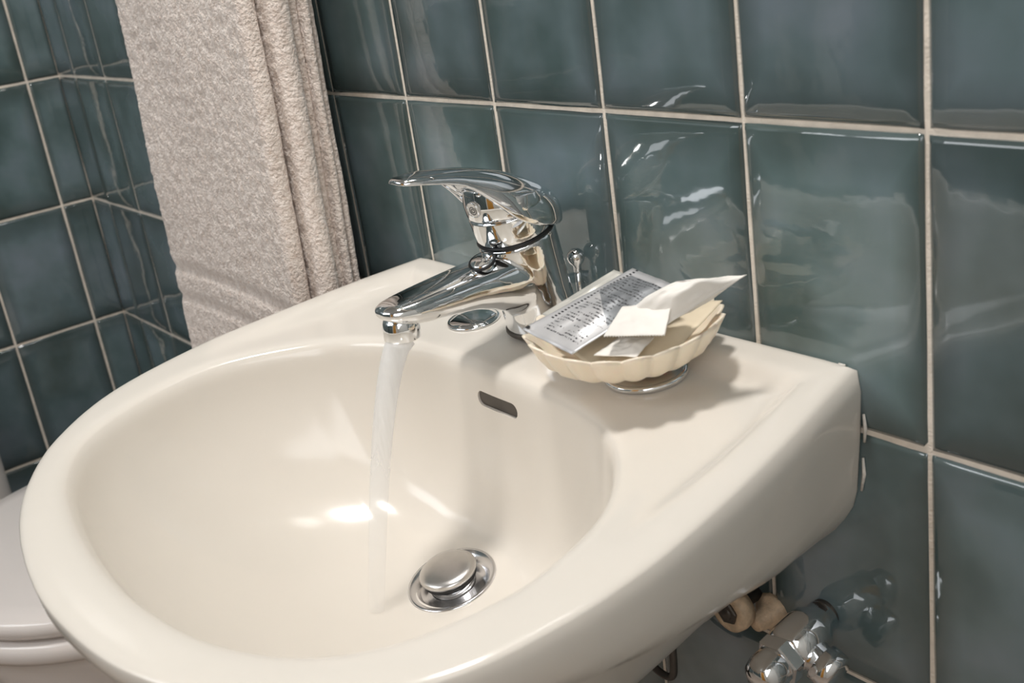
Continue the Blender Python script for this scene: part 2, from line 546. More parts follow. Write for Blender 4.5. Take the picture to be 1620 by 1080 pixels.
stuff_back, stuff_left = [], []
for r in range(-5, 7):
    zc = TH * 0.5 - r * TH               # r=0: row just above the joint H1, r=1: row below it ...
    if zc - TH / 2 < ZF - 0.01 or zc + TH / 2 > ZC + 0.05:
        continue
    for n in range(-7, 13):
        x0, x1 = n * TW, (n + 1) * TW
        x0 = max(x0, CX)
        if x1 > XR: continue
        wdt = x1 - x0 - G
        loc = ((x0 + x1) / 2, 0, zc)
        if -1 <= r <= 3 and n <= 8:
            tile_at(wall_back, wdt, TH - G, loc, 0)
        else:
            stuff_back.append((wdt, loc, 0))
    for k in range(-1, 14):
        # left wall: first cut tile of 0.388 of a tile, then full ones
        y1 = 0.0 if k < 0 else -(0.3879 + k * 0.9893) * TW
        y0 = -(0.3879 + (k + 1) * 0.9893) * TW
        if y0 < YF: continue
        wdt = y1 - y0 - G
        loc = (CX, (y0 + y1) / 2, zc)
        if -1 <= r <= 4 and k <= 4:
            tile_at(wall_left, wdt, TH - G, loc, math.pi / 2)
        else:
            stuff_left.append((wdt, loc, math.pi / 2))


def stuff_tiles(name, lst, parent):
    V, Fc, UV = [], [], []
    for wdt, loc, rz in lst:
        me = tile_mesh(wdt, TH - G, 'tmp', len(V))
        mt = Matrix.Translation(Vector(loc)) @ Matrix.Rotation(rz, 4, 'Z')
        k = len(V)
        V += [tuple(mt @ v.co) for v in me.vertices]
        Fc += [tuple(i + k for i in p.vertices) for p in me.polygons]
        uvl = {}
        for p in me.polygons:
            for li in p.loop_indices:
                uvl[me.loops[li].vertex_index] = tuple(me.uv_layers[0].data[li].uv)
        UV += [uvl[i] for i in range(len(me.vertices))]
        bpy.data.meshes.remove(me)
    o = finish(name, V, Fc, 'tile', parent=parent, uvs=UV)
    o['kind'] = 'stuff'
    return o


stuff_tiles('tiles_beyond_view', stuff_back, wall_back)
stuff_tiles('tiles_beyond_view', stuff_left, wall_left)
# tiled front wall seen only in the chrome
st = []
for r in range(-3, 7):
    for n in range(-6, 4):
        st.append((TW - G, ((n + 0.5) * TW, YF, TH * 0.5 - r * TH), math.pi))
stuff_tiles('tiles_beyond_view', [q for q in st if q[1][2] - TH / 2 > ZF], wall_front)

# ------------------------------------------------------------------ basin
def zr(y):
    return -0.153 + 0.07 * y


outer_ctl = [(0.111, 0.0), (0.105, -0.035), (0.099, -0.075), (0.093, -0.15), (0.092, -0.235), (0.112, -0.322), (0.158, -0.385), (0.214, -0.424),
             (0.276, -0.449), (0.348, -0.464), (0.414, -0.468), (0.495, -0.459), (0.567, -0.431), (0.620, -0.389), (0.648, -0.342),
             (0.659, -0.289), (0.661, -0.248), (0.659, -0.21), (0.651, -0.151), (0.640, -0.093), (0.629, -0.045), (0.619, 0.0)]
inner_ctl = [(0.372, -0.117), (0.318, -0.116), (0.255, -0.124), (0.200, -0.155), (0.167, -0.213), (0.157, -0.267), (0.168, -0.321), (0.194, -0.366),
             (0.243, -0.397), (0.314, -0.415), (0.399, -0.423), (0.462, -0.420), (0.518, -0.408), (0.565, -0.383), (0.594, -0.348),
             (0.608, -0.303), (0.609, -0.262), (0.593, -0.211), (0.562, -0.170), (0.525, -0.141), (0.480, -0.125), (0.425, -0.118)]
outer_poly = catmull(outer_ctl, 10)
outer_poly += [np.array((x, 0.0)) for x in np.linspace(0.619, 0.111, 40)[1:-1]]
# round the two corners at the wall a little
op = np.array(outer_poly)
inner_poly = np.array(catmull(inner_ctl, 10, closed=True))


def ray_hit(poly, c, th):
    d = np.array((math.cos(th), math.sin(th)))
    best = None
    P = poly; Q = np.roll(poly, -1, axis=0)
    e = Q - P
    den = d[0] * e[:, 1] - d[1] * e[:, 0]
    w0 = P - c
    with np.errstate(divide='ignore', invalid='ignore'):
        t = (w0[:, 0] * e[:, 1] - w0[:, 1] * e[:, 0]) / den
        s = (w0[:, 0] * d[1] - w0[:, 1] * d[0]) / den
    ok = (t > 0) & (s >= -1e-9) & (s <= 1 + 1e-9)
    return float(np.max(t[ok]))


def edge_dist(p):
    """distance to the basin's outer edge (the wall side included)"""
    P = op; Q = np.roll(op, -1, axis=0)
    e = Q - P
    w0 = np.array(p) - P
    t = np.clip((w0 * e).sum(1) / ((e * e).sum(1) + 1e-12), 0, 1)
    d = w0 - e * t[:, None]
    return float(np.sqrt((d * d).sum(1)).min())


def deck_z(x, y):
    d = edge_dist((x, y))
    m0 = sstep(0.029, 0.040, d)
    fade = 1 - sstep(0.10, 0.27, -y)
    return zr(y) - 0.0110 * m0 * fade


def gsmooth(a, sig):
    n = int(sig * 3) + 1
    k = np.exp(-0.5 * (np.arange(-n, n + 1) / sig) ** 2); k /= k.sum()
    p0 = 2 * a[0] - a[1:n + 1][::-1]; p1 = 2 * a[-1] - a[-n - 1:-1][::-1]
    b = np.vstack([p0, a, p1])
    return np.stack([np.convolve(b[:, i], k, 'valid') for i in range(3)], 1)


def resample(a, n=None, step=None):
    d = np.r_[0, np.cumsum(np.sqrt((np.diff(a, axis=0) ** 2).sum(1)))]
    if n is None:
        n = max(4, int(d[-1] / step) + 1)
    t = np.linspace(0, d[-1], n)
    return np.stack([np.interp(t, d, a[:, i]) for i in range(3)], 1)


def build_basin():
    c = np.array(DRAIN[:2])
    RD = 0.0335
    angs = list(np.linspace(0, 2 * math.pi, 288, endpoint=False))
    for cor in ((0.111, 0.0), (0.619, 0.0)):
        a0 = math.atan2(cor[1] - c[1], cor[0] - c[0]) % (2 * math.pi)
        angs += [a0 + k for k in (-0.012, -0.006, -0.003, 0, 0.003, 0.006, 0.012)]
    angs = sorted(a % (2 * math.pi) for a in angs)
    rows = []
    for th in angs:
        d2 = np.array((math.cos(th), math.sin(th)))
        ro = ray_hit(op, c, th); ri = ray_hit(inner_poly, c, th)
        O = c + d2 * ro; I = c + d2 * ri
        wy = sstep(0.0, 0.05, -O[1])                 # 0 against the wall
        def und(rho, z):
            x = c[0] + (O[0] - c[0]) * rho
            y = c[1] + (O[1] - c[1]) * (1 - (1 - rho) * wy)
            if wy < 1e-3: y = O[1]
            return np.array((x, y, z))
        y = -O[1]
        ap = float(np.interp(y, [0, 0.08, 0.15, 0.30, 0.40, 0.47], [0.112, 0.098, 0.080, 0.047, 0.032, 0.026]))
        z0 = zr(O[1])
        zb = DRAIN[2] - 0.035
        L = ri - RD
        back = max(0.0, d2[1])
        pw = 2.3 + 1.2 * back
        qw = 1.75 + 0.5 * back
        zi0 = zr(I[1])
        def below_bowl(rho, z):
            # the shell's underside keeps a wall thickness under the bowl
            r_ = (ro * rho - RD) / L
            if r_ >= 0.985: return z
            h = 1 - max(0.0, 1 - max(0.0, r_) ** pw) ** (1 / qw)
            return min(z, DRAIN[2] + (zi0 - DRAIN[2]) * h - 0.017)
        prof = [und(0.30, zb)]
        for rho in (0.42, 0.52, 0.62, 0.70, 0.76, 0.80, 0.84, 0.87, 0.905, 0.94, 0.972):
            base = float(np.interp(rho, [0.30, 0.62, 0.80, 0.905, 0.972], [zb, zb + 0.008, z0 - ap * 1.33, z0 - ap * 1.14, z0 - ap * 0.90]))
            prof.append(und(rho, below_bowl(rho, base)))
        prof += [und(0.992, z0 - ap * 0.40), np.array((O[0], O[1], z0))]
        under = resample(np.array(prof), step=0.0015)
        deck = [np.array((O[0], O[1], z0))]
        for t in np.linspace(0, 1, 60)[1:]:
            p = O + (I - O) * t
            deck.append(np.array((p[0], p[1], deck_z(*p))))
        deck = resample(np.array(deck), step=0.0015)
        zi = deck[-1][2]
        # bowl: superellipse between rim and drain flange
        zd = DRAIN[2] + 0.20 * (RD * d2[1])       # floor leans slightly to the front
        bowl = []
        for s in np.linspace(0, 1, 120):
            h = 1 - s ** 1.5
            r_ = (1 - (1 - h) ** qw) ** (1 / pw) if h > 0 else 0.0
            pp = c + d2 * (RD + L * r_)
            bowl.append(np.array((pp[0], pp[1], zd + (zi - zd) * h)))
        bowl = resample(np.array(bowl), step=0.0015)
        full = np.vstack([under, deck[1:], bowl[1:]])
        iu, idk = len(under) - 1, len(under) + len(deck) - 2
        sm = gsmooth(full, 3.6)
        sm2 = gsmooth(full, 6.5)
        w_o = np.exp(-0.5 * ((np.arange(len(full)) - iu) / 12.0) ** 2)[:, None] * (0.7 * (1.0 if O[1] < -1e-4 else 1 - sstep(0.0, 0.016, min(0.619 - O[0], O[0] - 0.111))))
        sm = sm * (1 - w_o) + sm2 * w_o
        wgt = np.exp(-0.5 * ((np.arange(len(full)) - idk) / 14.0) ** 2)[:, None]
        sm = sm * (1 - wgt) + sm2 * wgt
        sm[:, 1] = np.minimum(sm[:, 1], -0.0022)
        a = resample(sm[:iu + 1], n=22); b = resample(sm[iu:idk + 1], n=34); e = resample(sm[idk:], n=52)
        rows.append(np.vstack([a, b[1:], e[1:]]))
    nK = rows[0].shape[0]
    rings = [[rows[i][k] for i in range(len(rows))] for k in range(nK)]
    # throat of the drain joins the bowl to the underside so that the shell is closed
    for dz, rr in ((0.006, 0.028), (0.03, 0.027)):
        rings.append([np.array((c[0] + rr * math.cos(t), c[1] + rr * math.sin(t), DRAIN[2] - dz)) for t in angs])
    rings.append(rings[0])
    return loft([[tuple(p) for p in r] for r in rings], cap=False)


bv, bf = build_basin()
basin = thing('wash_basin', 'ivory wall-hung ceramic wash basin with a wide oval bowl on teal tiles', 'basin', (0.37, 0.0, -0.36))
bowl = finish('basin_body', bv, bf, 'ceramic', parent=basin)
# weld the duplicate closing ring, then cut the overflow slot
bm = bmesh.new(); bm.from_mesh(bowl.data)
bmesh.ops.remove_doubles(bm, verts=bm.verts, dist=1e-5)
bmesh.ops.recalc_face_normals(bm, faces=bm.faces)
bm.to_mesh(bowl.data); bm.free()


def capsule(cx, cz, hw, hh, y0, y1, slope=0.0):
    pts = []
    for t in np.linspace(-math.pi / 2, math.pi / 2, 9):
        pts.append((cx + hw - hh + hh * math.cos(t), cz + hh * math.sin(t)))
    for t in np.linspace(math.pi / 2, 3 * math.pi / 2, 9):
        pts.append((cx - hw + hh + hh * math.cos(t), cz + hh * math.sin(t)))
    return loft([[(x, y0, z) for x, z in pts], [(x, y1, z + slope) for x, z in pts]])


OVX, OVZ = 0.3745, -0.200
cut = finish('cutter', *capsule(OVX, OVZ, 0.0255, 0.0062, -0.175, -0.094), 'ceramic', parent=basin, smooth=False)
md = bowl.modifiers.new('slot', 'BOOLEAN'); md.operation = 'DIFFERENCE'; md.object = cut; md.solver = 'EXACT'
apply_mods(bowl)
cd = cut.data
bpy.data.objects.remove(cut); bpy.data.meshes.remove(cd)
bowl.data.polygons.foreach_set('use_smooth', [True] * len(bowl.data.polygons))
bowl.data.set_sharp_from_angle(angle=math.radians(82))
o = finish('overflow_shade', *capsule(OVX, OVZ, 0.0247, 0.0058, -0.1150, -0.095), 'dark_metal', parent=basin, smooth=False)  # dark plate stands in for the shade inside the ivory slot
o['label'] = 'dark plate for the shade inside the overflow slot in the back of the bowl'
# old silicone crumbs along the wall
for nm, pts in (('sealant_crumb', [(0.6205, -0.003, -0.186), (0.6215, -0.003, -0.196), (0.6205, -0.003, -0.206)]),
                ('sealant_crumb', [(0.619, -0.003, -0.218), (0.6195, -0.003, -0.230), (0.617, -0.003, -0.243)]),
                ('sealant_crumb', [(0.603, -0.0035, -0.1545), (0.608, -0.0035, -0.1545)])):
    finish(nm, *tube(pts, [0.0008] + [0.0013] * (len(pts) - 2) + [0.0008], 7), 'silicone', parent=basin)

# ------------------------------------------------------------------ drain
drain = thing('basin_drain', 'round chrome pop-up waste in the bottom of the bowl, raised open', 'drain', DRAIN)
ax = Vector((0, -0.20, 1)).normalized()
dz = Vector(DRAIN)
finish('flange', *lathe([(0.0240, -0.030), (0.0240, -0.0075), (0.0262, -0.0040), (0.0300, -0.0005), (0.0330, 0.0014), (0.0350, 0.0014), (0.0358, -0.0003), (0.0352, -0.004)], dz, ax, 64), 'soft_chrome', parent=drain)
plug = finish('plug', *lathe([(0, 0.0146), (0.010, 0.0144), (0.017, 0.0138), (0.0208, 0.0127), (0.0227, 0.0109), (0.0230, 0.0092), (0.0222, 0.0080), (0.018, 0.0074), (0, 0.0072)], dz, ax, 64), 'brushed', parent=drain)
finish('seal_ring', *torus(dz + ax * 0.0050, ax, 0.0190, 0.0024), 'black', parent=plug)
finish('plug_stem', *lathe([(0.0185, -0.02), (0.0185, 0.0040), (0.0150, 0.0072)], dz, ax, 40), 'chrome', parent=drain)
finish('drain_throat', *lathe([(0.0239, -0.028), (0, -0.028)], dz, ax, 40), 'black', parent=drain)

# ------------------------------------------------------------------ mixer tap
TB = Vector((0.354, -0.045, -0.1635))       # base on the deck
RT = Vector((0.352, -0.0600, -0.083))       # centre of the dark ring
AX = (RT - TB).normalized()
RAX = Vector((0.0, -0.205, 1)).normalized()  # ring plane leans forward
tap = thing('mixer_tap', 'chrome single-lever mixer tap with running water on the basin deck', 'tap', TB)


def ell_ring(c, u, v, a, b, n=40, p=2.0):
    out = []
    for t in np.linspace(0, 2 * math.pi, n, endpoint=False):
        ct, s = math.cos(t), math.sin(t)
        k = (abs(ct) ** p + abs(s) ** p) ** (-1 / p)
        out.append(Vector(c) + Vector(u) * (a * k * ct) + Vector(v) * (b * k * s))
    return out


# body column
rings = []
for t, r in ((0, 0.0300), (0.03, 0.0303), (0.2, 0.0298), (0.45, 0.0295), (0.7, 0.0302), (0.90, 0.0308), (1.0, 0.0308)):
    cpt = TB.lerp(RT, t)
    nrm = Vector((0, 0, 1)).lerp(RAX, sstep(0.3, 1, t)).normalized()
    _, u, v = frame(nrm)
    rings.append(ell_ring(cpt, u, v, r, r))
col_vf = loft(rings)
# spout
SP = [  # y, z centre, half height, half width
    (-0.035, -0.122, 0.030, 0.0265), (-0.060, -0.119, 0.0285, 0.0270), (-0.080, -0.1165, 0.0240, 0.0265), (-0.098, -0.1130, 0.0190, 0.0255),
    (-0.115, -0.1110, 0.0160, 0.0245), (-0.135, -0.1105, 0.0140, 0.0235), (-0.155, -0.1105, 0.0125, 0.0220), (-0.170, -0.1100, 0.0105, 0.0200),
    (-0.181, -0.1090, 0.0080, 0.0170), (-0.187, -0.1080, 0.0052, 0.0125), (-0.1905, -0.1073, 0.0020, 0.0060)]
rings = []
for i, (y, z, hh, hw) in enumerate(SP):
    a = SP[max(0, i - 1)]; b = SP[min(len(SP) - 1, i + 1)]
    rings.append(ell_ring((0.3525, y, z), (1, 0, 0), (0, 0, 1), hw, hh, p=2.25))
sp_vf = loft(rings)
body = finish('tap_body', *join(col_vf, sp_vf), 'chrome', parent=tap)
rm = body.modifiers.new('fuse', 'REMESH'); rm.mode = 'VOXEL'; rm.voxel_size = 0.0011; rm.use_smooth_shade = True
sm = body.modifiers.new('soften', 'SMOOTH'); sm.iterations = 28; sm.factor = 0.5
apply_mods(body)
if not body.data.materials: body.data.materials.append(M['chrome'])
body.data.polygons.foreach_set('use_smooth', [True] * len(body.data.polygons))
finish('base_gasket', *lathe([(0.0305, -0.0015), (0.0318, 0.0), (0.0318, 0.0022), (0.0303, 0.0032), (0.029, 0.0032)], TB, (0, 0, 1), 56), 'dark_metal', parent=tap)
finish('aerator', *lathe([(0.0110, -0.0100), (0.0125, -0.0100), (0.0136, -0.0090), (0.0136, 0.0), (0.0128, 0.0035), (0.0110, 0.008)], (0.3525, -0.1745, -0.1205), (0, 0, 1), 48), 'chrome', parent=tap)
finish('aerator_mesh', *lathe([(0.0112, -0.0085), (0, -0.0085)], (0.3525, -0.1745, -0.1205), (0, 0, 1), 32), 'dark_metal', parent=tap)
finish('dark_ring', *lathe([(0.028, -0.0012), (0.0304, -0.0012), (0.0312, 0.0), (0.0304, 0.0014), (0.028, 0.0014)], RT + RAX * 0.001, RAX, 72), 'black', parent=tap)
# collar and cartridge head
finish('collar', *lathe([(0.0295, 0.0), (0.0302, 0.0008), (0.0306, 0.006), (0.0312, 0.019), (0.0310, 0.0202), (0.0296, 0.0206), (0.0296, 0.024)], RT + RAX * 0.0024, RAX, 72), 'chrome', parent=tap)
HD = RT + RAX * 0.0235


def lever_mesh():
    # cross-sections along y: (y, half width, top z, bottom z at the middle, drop of the side skirts)
    S = [(-0.1600, 0.0045, -0.0178, -0.0200, 0.000), (-0.1575, 0.0105, -0.0168, -0.0205, 0.0005), (-0.1500, 0.0140, -0.0158, -0.0212, 0.001),
         (-0.1380, 0.0165, -0.0162, -0.0228, 0.0015), (-0.1240, 0.0185, -0.0178, -0.0255, 0.002), (-0.1120, 0.0205, -0.0198, -0.0285, 0.003),
         (-0.1020, 0.0228, -0.0218, -0.0355, 0.004), (-0.0930, 0.0255, -0.0240, -0.0425, 0.0065), (-0.0840, 0.0285, -0.0266, -0.0455, 0.0130),
         (-0.0740, 0.0308, -0.0300, -0.0470, 0.0210), (-0.0640, 0.0320, -0.0340, -0.0480, 0.0250), (-0.0540, 0.0322, -0.0388, -0.0490, 0.0265),
         (-0.0450, 0.0312, -0.0440, -0.0535, 0.0240), (-0.0370, 0.0285, -0.0495, -0.0580, 0.0205), (-0.0310, 0.0240, -0.0545, -0.0620, 0.0160),
         (-0.0270, 0.0175, -0.0590, -0.0655, 0.0110), (-0.0250, 0.0080, -0.0630, -0.0680, 0.004)]
    rings = []
    for y, hw, zt, zb, dr in S:
        r = []
        ns = 26
        for k in range(ns):                       # over the top, left to right
            t = math.pi * (1 - k / (ns - 1))
            cx = math.cos(t); sx = math.sin(t)
            x = hw * (1 if cx >= 0 else -1) * abs(cx) ** 0.72
            side = zb - dr
            z = side + (zt - side) * sx ** (0.62 if dr > 0.004 else 0.8)
            r.append((0.352 + x, y, z))
        ti = min(0.0032, hw * 0.4)
        for k in range(ns):                       # back underneath
            t = math.pi * k / (ns - 1)
            cx = math.cos(t); sx = math.sin(t)
            x = (hw - ti) * (1 if cx >= 0 else -1) * abs(cx) ** 0.72
            side = zb - dr
            zin = side + (zb - side) * sx ** 0.62
            r.append((0.352 + x, y, zin))
        rings.append(r)
    return loft(rings)


lever = finish('lever', *lever_mesh(), 'chrome', parent=tap)
sb = lever.modifiers.new('sub', 'SUBSURF'); sb.levels = 1; sb.render_levels = 1
hv, hf = lathe([(0.0296, 0.0), (0.0310, 0.0006), (0.0315, 0.003), (0.0315, 0.012), (0.0306, 0.024), (0.0292, 0.036), (0.0280, 0.043), (0.018, 0.0465), (0, 0.047)], HD, RAX, 72)
hv = [(p[0], p[1] + 0.205 * max(0.0, (p[2] - HD.z) + 0.205 * (p[1] - HD.y)) * 0.96, p[2]) for p in hv]   # upright sides over the tilted seam
hv = [(p[0], p[1], min(p[2], float(np.interp(p[1], [-0.102, -0.078, -0.066, -0.054, -0.037, -0.025], [-0.0365, -0.0445, -0.0460, -0.0480, -0.0570, -0.0660])))) for p in hv]
head = finish('lever_head', hv, hf, 'chrome', parent=tap)
# front of the head faces -y, slightly towards the camera
fd = Vector((0.10, -0.995, 0.0)).normalized()
fd = (fd - RAX * fd.dot(RAX)).normalized()
EC = HD + RAX * 0.012 + fd * 0.0310
emb = finish('emblem', *lathe([(0.0062, -0.0004), (0.0062, 0.0010), (0.0056, 0.0014), (0, 0.0014)], EC, fd, 40), 'paper', parent=tap)
emb['label'] = 'small round emblem with a dark curl on the lever head'
_, eu, ev = frame(fd)
cur = []
for t in np.linspace(0, 4.2 * math.pi, 60):
    rr = 0.0006 + 0.0034 * t / (4.2 * math.pi)
    cur.append(EC + fd * 0.0015 + (eu * math.cos(t) + ev * math.sin(t)) * rr)
finish('emblem_curl', *tube(cur, 0.00032, 6), 'black', parent=emb)
finish('emblem_rim', *torus(EC + fd * 0.0012, fd, 0.0059, 0.0005, 36, 8), 'chrome', parent=emb)
SCW = Vector((0.3600, -0.0925, -0.0425))
finish('grub_screw', *lathe([(0.0040, -0.002), (0.0042, 0.001), (0.0036, 0.0028), (0.0020, 0.0040), (0, 0.0044)], SCW, (0.25, -0.55, -0.75), 28), 'chrome', parent=tap)
# temperature button at the root of the spout
BA = Vector((0.14, -0.36, 0.92)).normalized()
BC = Vector((0.3615, -0.1015, -0.0925))
finish('temperature_button', *lathe([(0.0092, -0.006), (0.0092, 0.0010), (0.0080, 0.0022), (0.004, 0.0028), (0, 0.0029)], BC, BA, 40), 'chrome', parent=tap)
finish('button_ring', *torus(BC + BA * 0.0002, BA, 0.0098, 0.0011, 44, 8), 'black', parent=tap)
# lift rod behind the body
rod = finish('lift_rod', *tube([(0.3605, -0.0110, -0.160), (0.3605, -0.0110, -0.122)], 0.0026, 14), 'chrome', parent=tap)
finish('lift_knob', *lathe([(0, 0.0150), (0.0040, 0.0140), (0.0066, 0.0112), (0.0074, 0.0077), (0.0062, 0.0040), (0.0032, 0.001), (0.0032, -0.004)], (0.3605, -0.0110, -0.1235), (0, 0, 1), 32), 'chrome', parent=rod)

# ------------------------------------------------------------------ water
def water_path():
    p0 = Vector((0.3525, -0.1745, -0.1295))
    pts = []
    for t in np.linspace(0, 1, 40):
        z = p0.z + (-0.328 - p0.z) * t
        y = p0.y - 0.066 * t ** 0.66
        pts.append(Vector((p0.x + 0.002 * t, y, z)))
    return pts


wp = water_path()
wr = [0.0100 - 0.0040 * (i / 39) ** 0.5 for i in range(40)]
wv, wf = tube(wp, wr, 24)
wuv = [(j / 24, i / 39) for i in range(40) for j in range(24)]
tag(finish('water_stream', wv, wf, 'water', uvs=wuv, origin=wp[-1]), 'clear stream of water falling from the spout into the bowl', 'water')

# ------------------------------------------------------------------ tap-hole cover
CB = Vector((0.279, -0.062, deck_z(0.279, -0.062)))
cov = thing('tap_hole_cover', 'oval-looking domed chrome tap-hole cover on the deck beyond the spout', 'cover', CB)
finish('cover_dome', *lathe([(0.0215, 0.0012), (0.0200, 0.0026), (0.0150, 0.0044), (0.0085, 0.0056), (0, 0.0060)], CB, (0, -0.07, 1), 48), 'chrome', parent=cov)
finish('cover_rim', *lathe([(0.0195, 0.0), (0.0226, 0.0), (0.0230, 0.0012), (0.0220, 0.0024), (0.0202, 0.0022)], CB, (0, -0.07, 1), 48), 'chrome', parent=cov)

# ------------------------------------------------------------------ soap dish
DC = Vector((0.4845, -0.079, -0.127))         # centre of the rim plane
FB = Vector((0.486, -0.064, deck_z(0.486, -0.064)))
dish = thing('soap_dish', 'round scalloped cream soap dish on a chrome foot right of the tap', 'dish', FB)


def dish_mesh():
    rings = []
    prof_out = [(0.018, -0.0238), (0.034, -0.0234), (0.0470, -0.0212), (0.0560, -0.0160), (0.0615, -0.0090), (0.0655, -0.0015), (0.0674, 0.0022)]
    prof_in = [(0.0655, 0.0026), (0.0625, -0.0005), (0.0575, -0.0075), (0.050, -0.0140), (0.042, -0.0180), (0.028, -0.0200), (0.012, -0.0205)]
    nfl, seg = 20, 240
    for k, (r, h) in enumerate(prof_out + prof_in):
        amp = 0.082 * sstep(0.025, 0.05, r)
        ring = []
        for t in np.linspace(0, 2 * math.pi, seg, endpoint=False):
            fl = abs(math.cos(nfl * t / 2))
            rr = r * (1 + amp * (fl - 0.6))
            hh = h + 0.0034 * (fl - 0.5) * sstep(0.05, 0.066, r) + 0.0012 * math.sin(3 * t + 1) * sstep(0.05, 0.066, r)
            hh += 0.022 * (0.62 * rr * math.cos(t) + 0.78 * rr * math.sin(t)) + 0.0006   # sits slightly askew on its foot
            ring.append(DC + Vector((rr * math.cos(t), rr * math.sin(t), hh)))
        rings.append(ring)
    return loft(rings)


finish('dish_bowl', *dish_mesh(), 'dish', parent=dish)
foot = finish('foot_ring', *torus(FB + Vector((0, 0, 0.0028)), (0, -0.07, 1), 0.0280, 0.0026, 64, 12), 'chrome', parent=dish)
finish('foot_plate', *lathe([(0.0278, 0.0008), (0.0278, 0.0030), (0.012, 0.0050), (0, 0.0052)], FB, (0, -0.07, 1), 56), 'brushed', parent=dish)
finish('foot_stem', *lathe([(0.0090, 0.003), (0.0085, 0.0165)], FB, (0, 0, 1), 28), 'brushed', parent=dish)


# ------------------------------------------------------------------ sachets and wrapped soap in the dish
def pillow(name, corners, thick, mat, parent, nu=26, nv=22, crumple=0.0008, seam=0.1, seed=0, back=None, zig=0, bend=0.0):
    """four-cornered sealed packet: flat seams, swollen middle; corners run u then v"""
    A, B, C_, D_ = [Vector(c) for c in corners]       # (0,0) (1,0) (1,1) (0,1)
    nrm = (B - A).cross(D_ - A).normalized()
    if nrm.z < 0: nrm = -nrm
    vs, uv = [], []
    for side in (1, -1):
        for j in range(nv):
            for i in range(nu):
                a, b = i / (nu - 1), j / (nv - 1)
                p = A.lerp(B, a).lerp(D_.lerp(C_, a), b)
                sa = max(0, min(a, 1 - a) - seam * 0.5); sb_ = max(0, min(b, 1 - b) - seam)
                puff = (min(1, sa / 0.22) * min(1, sb_ / 0.3)) ** 0.6 if sa > 0 and sb_ > 0 else 0
                nz = noise.noise(Vector((a * 5 + seed, b * 5, seed * 1.7)))
                p = p + nrm * (side * (0.0003 + thick * 0.5 * puff) + crumple * nz * (0.4 + puff) + bend * math.sin(math.pi * a))
                if zig and j == 0:
                    p = p + (A - D_).normalized() * (0.0009 if i % 2 else -0.0004)
                vs.append(p); uv.append((a, b))
    f = []
    n1 = nu * nv
    for j in range(nv - 1):
        for i in range(nu - 1):
            q = (j * nu + i, j * nu + i + 1, (j + 1) * nu + i + 1, (j + 1) * nu + i)
            f.append(q); f.append(tuple(n1 + k for k in reversed(q)))
    per = [i for i in range(nu)] + [j * nu + nu - 1 for j in range(1, nv)] + [(nv - 1) * nu + i for i in range(nu - 2, -1, -1)] + [j * nu for j in range(nv - 2, 0, -1)]
    for k in range(len(per)):
        k2 = (k + 1) % len(per)
        f.append((per[k], per[k2], n1 + per[k2], n1 + per[k]))
    base = parent if parent is None or not isinstance(parent, tuple) else None
    if isinstance(parent, tuple):
        return finish(name, vs, f, mat, uvs=uv, origin=parent)
    return finish(name, vs, f, mat, parent=parent, uvs=uv)


# silver sachet leaning back over the rim: bottom edge at the front-left
sL, sF = Vector((0.4475, -0.1369, -0.1170)), Vector((0.4992, -0.1382, -0.1235))
sT, sR = Vector((0.4793, -0.0602, -0.0920)), Vector((0.5260, -0.0670, -0.0940))
sil = pillow('sachet', [sL, sF, sR, sT], 0.0045, 'silver_print', (0.49, -0.11, -0.122), seed=1, crumple=0.0016, seam=0.09)
tag(sil, 'silver foil sachet with tiny dark print, frontmost in the soap dish', 'sachet')
sil['base'] = (0.49, -0.11, -0.122)
bu = (sF - sL).normalized(); bvv = (sT - sL).normalized()
bn = bu.cross(bvv).normalized()
if bn.z < 0: bn = -bn
mk = sL + bu * 0.0026 + bvv * 0.003 + bn * 0.0014
finish('print_mark', *loft([[mk + bn * h + bu * (a * 0.0013) + bvv * (b * 0.0013) for a, b in ((-1, -1), (1, -1), (1, 1), (-1, 1))] for h in (0, 0.0004)]), 'black', parent=sil, smooth=False)
pal = pillow('sachet', [(0.4340, -0.1080, -0.1180), (0.4640, -0.1120, -0.1215), (0.4820, -0.0600, -0.0985), (0.4610, -0.0610, -0.0955)], 0.003, 'pale_foil', (0.46, -0.10, -0.12), seed=4)
tag(pal, 'pale unprinted sachet tucked behind the silver printed one', 'sachet')
# long white paper packet: swollen bag with a flat serrated flap at its near end
pw = pillow('paper_packet', [(0.5070, -0.1011, -0.1065), (0.5406, -0.0927, -0.1100), (0.5680, -0.0455, -0.0865), (0.5344, -0.0669, -0.0890)], 0.020, 'packet_paper', (0.53, -0.08, -0.115), seed=9,
            nu=40, nv=36, crumple=0.0030, seam=0.05)
tag(pw, 'crumpled white paper packet with a serrated end on top of the dish', 'packet')
pw['base'] = (0.53, -0.08, -0.115)
pillow('serrated_flap', [(0.5149, -0.1235, -0.1125), (0.5492, -0.1030, -0.1115), (0.5399, -0.0854, -0.0975), (0.5075, -0.0985, -0.1020)], 0.002, 'paper', pw, seed=10,
       nu=44, nv=20, crumple=0.0014, zig=1, seam=0.3)
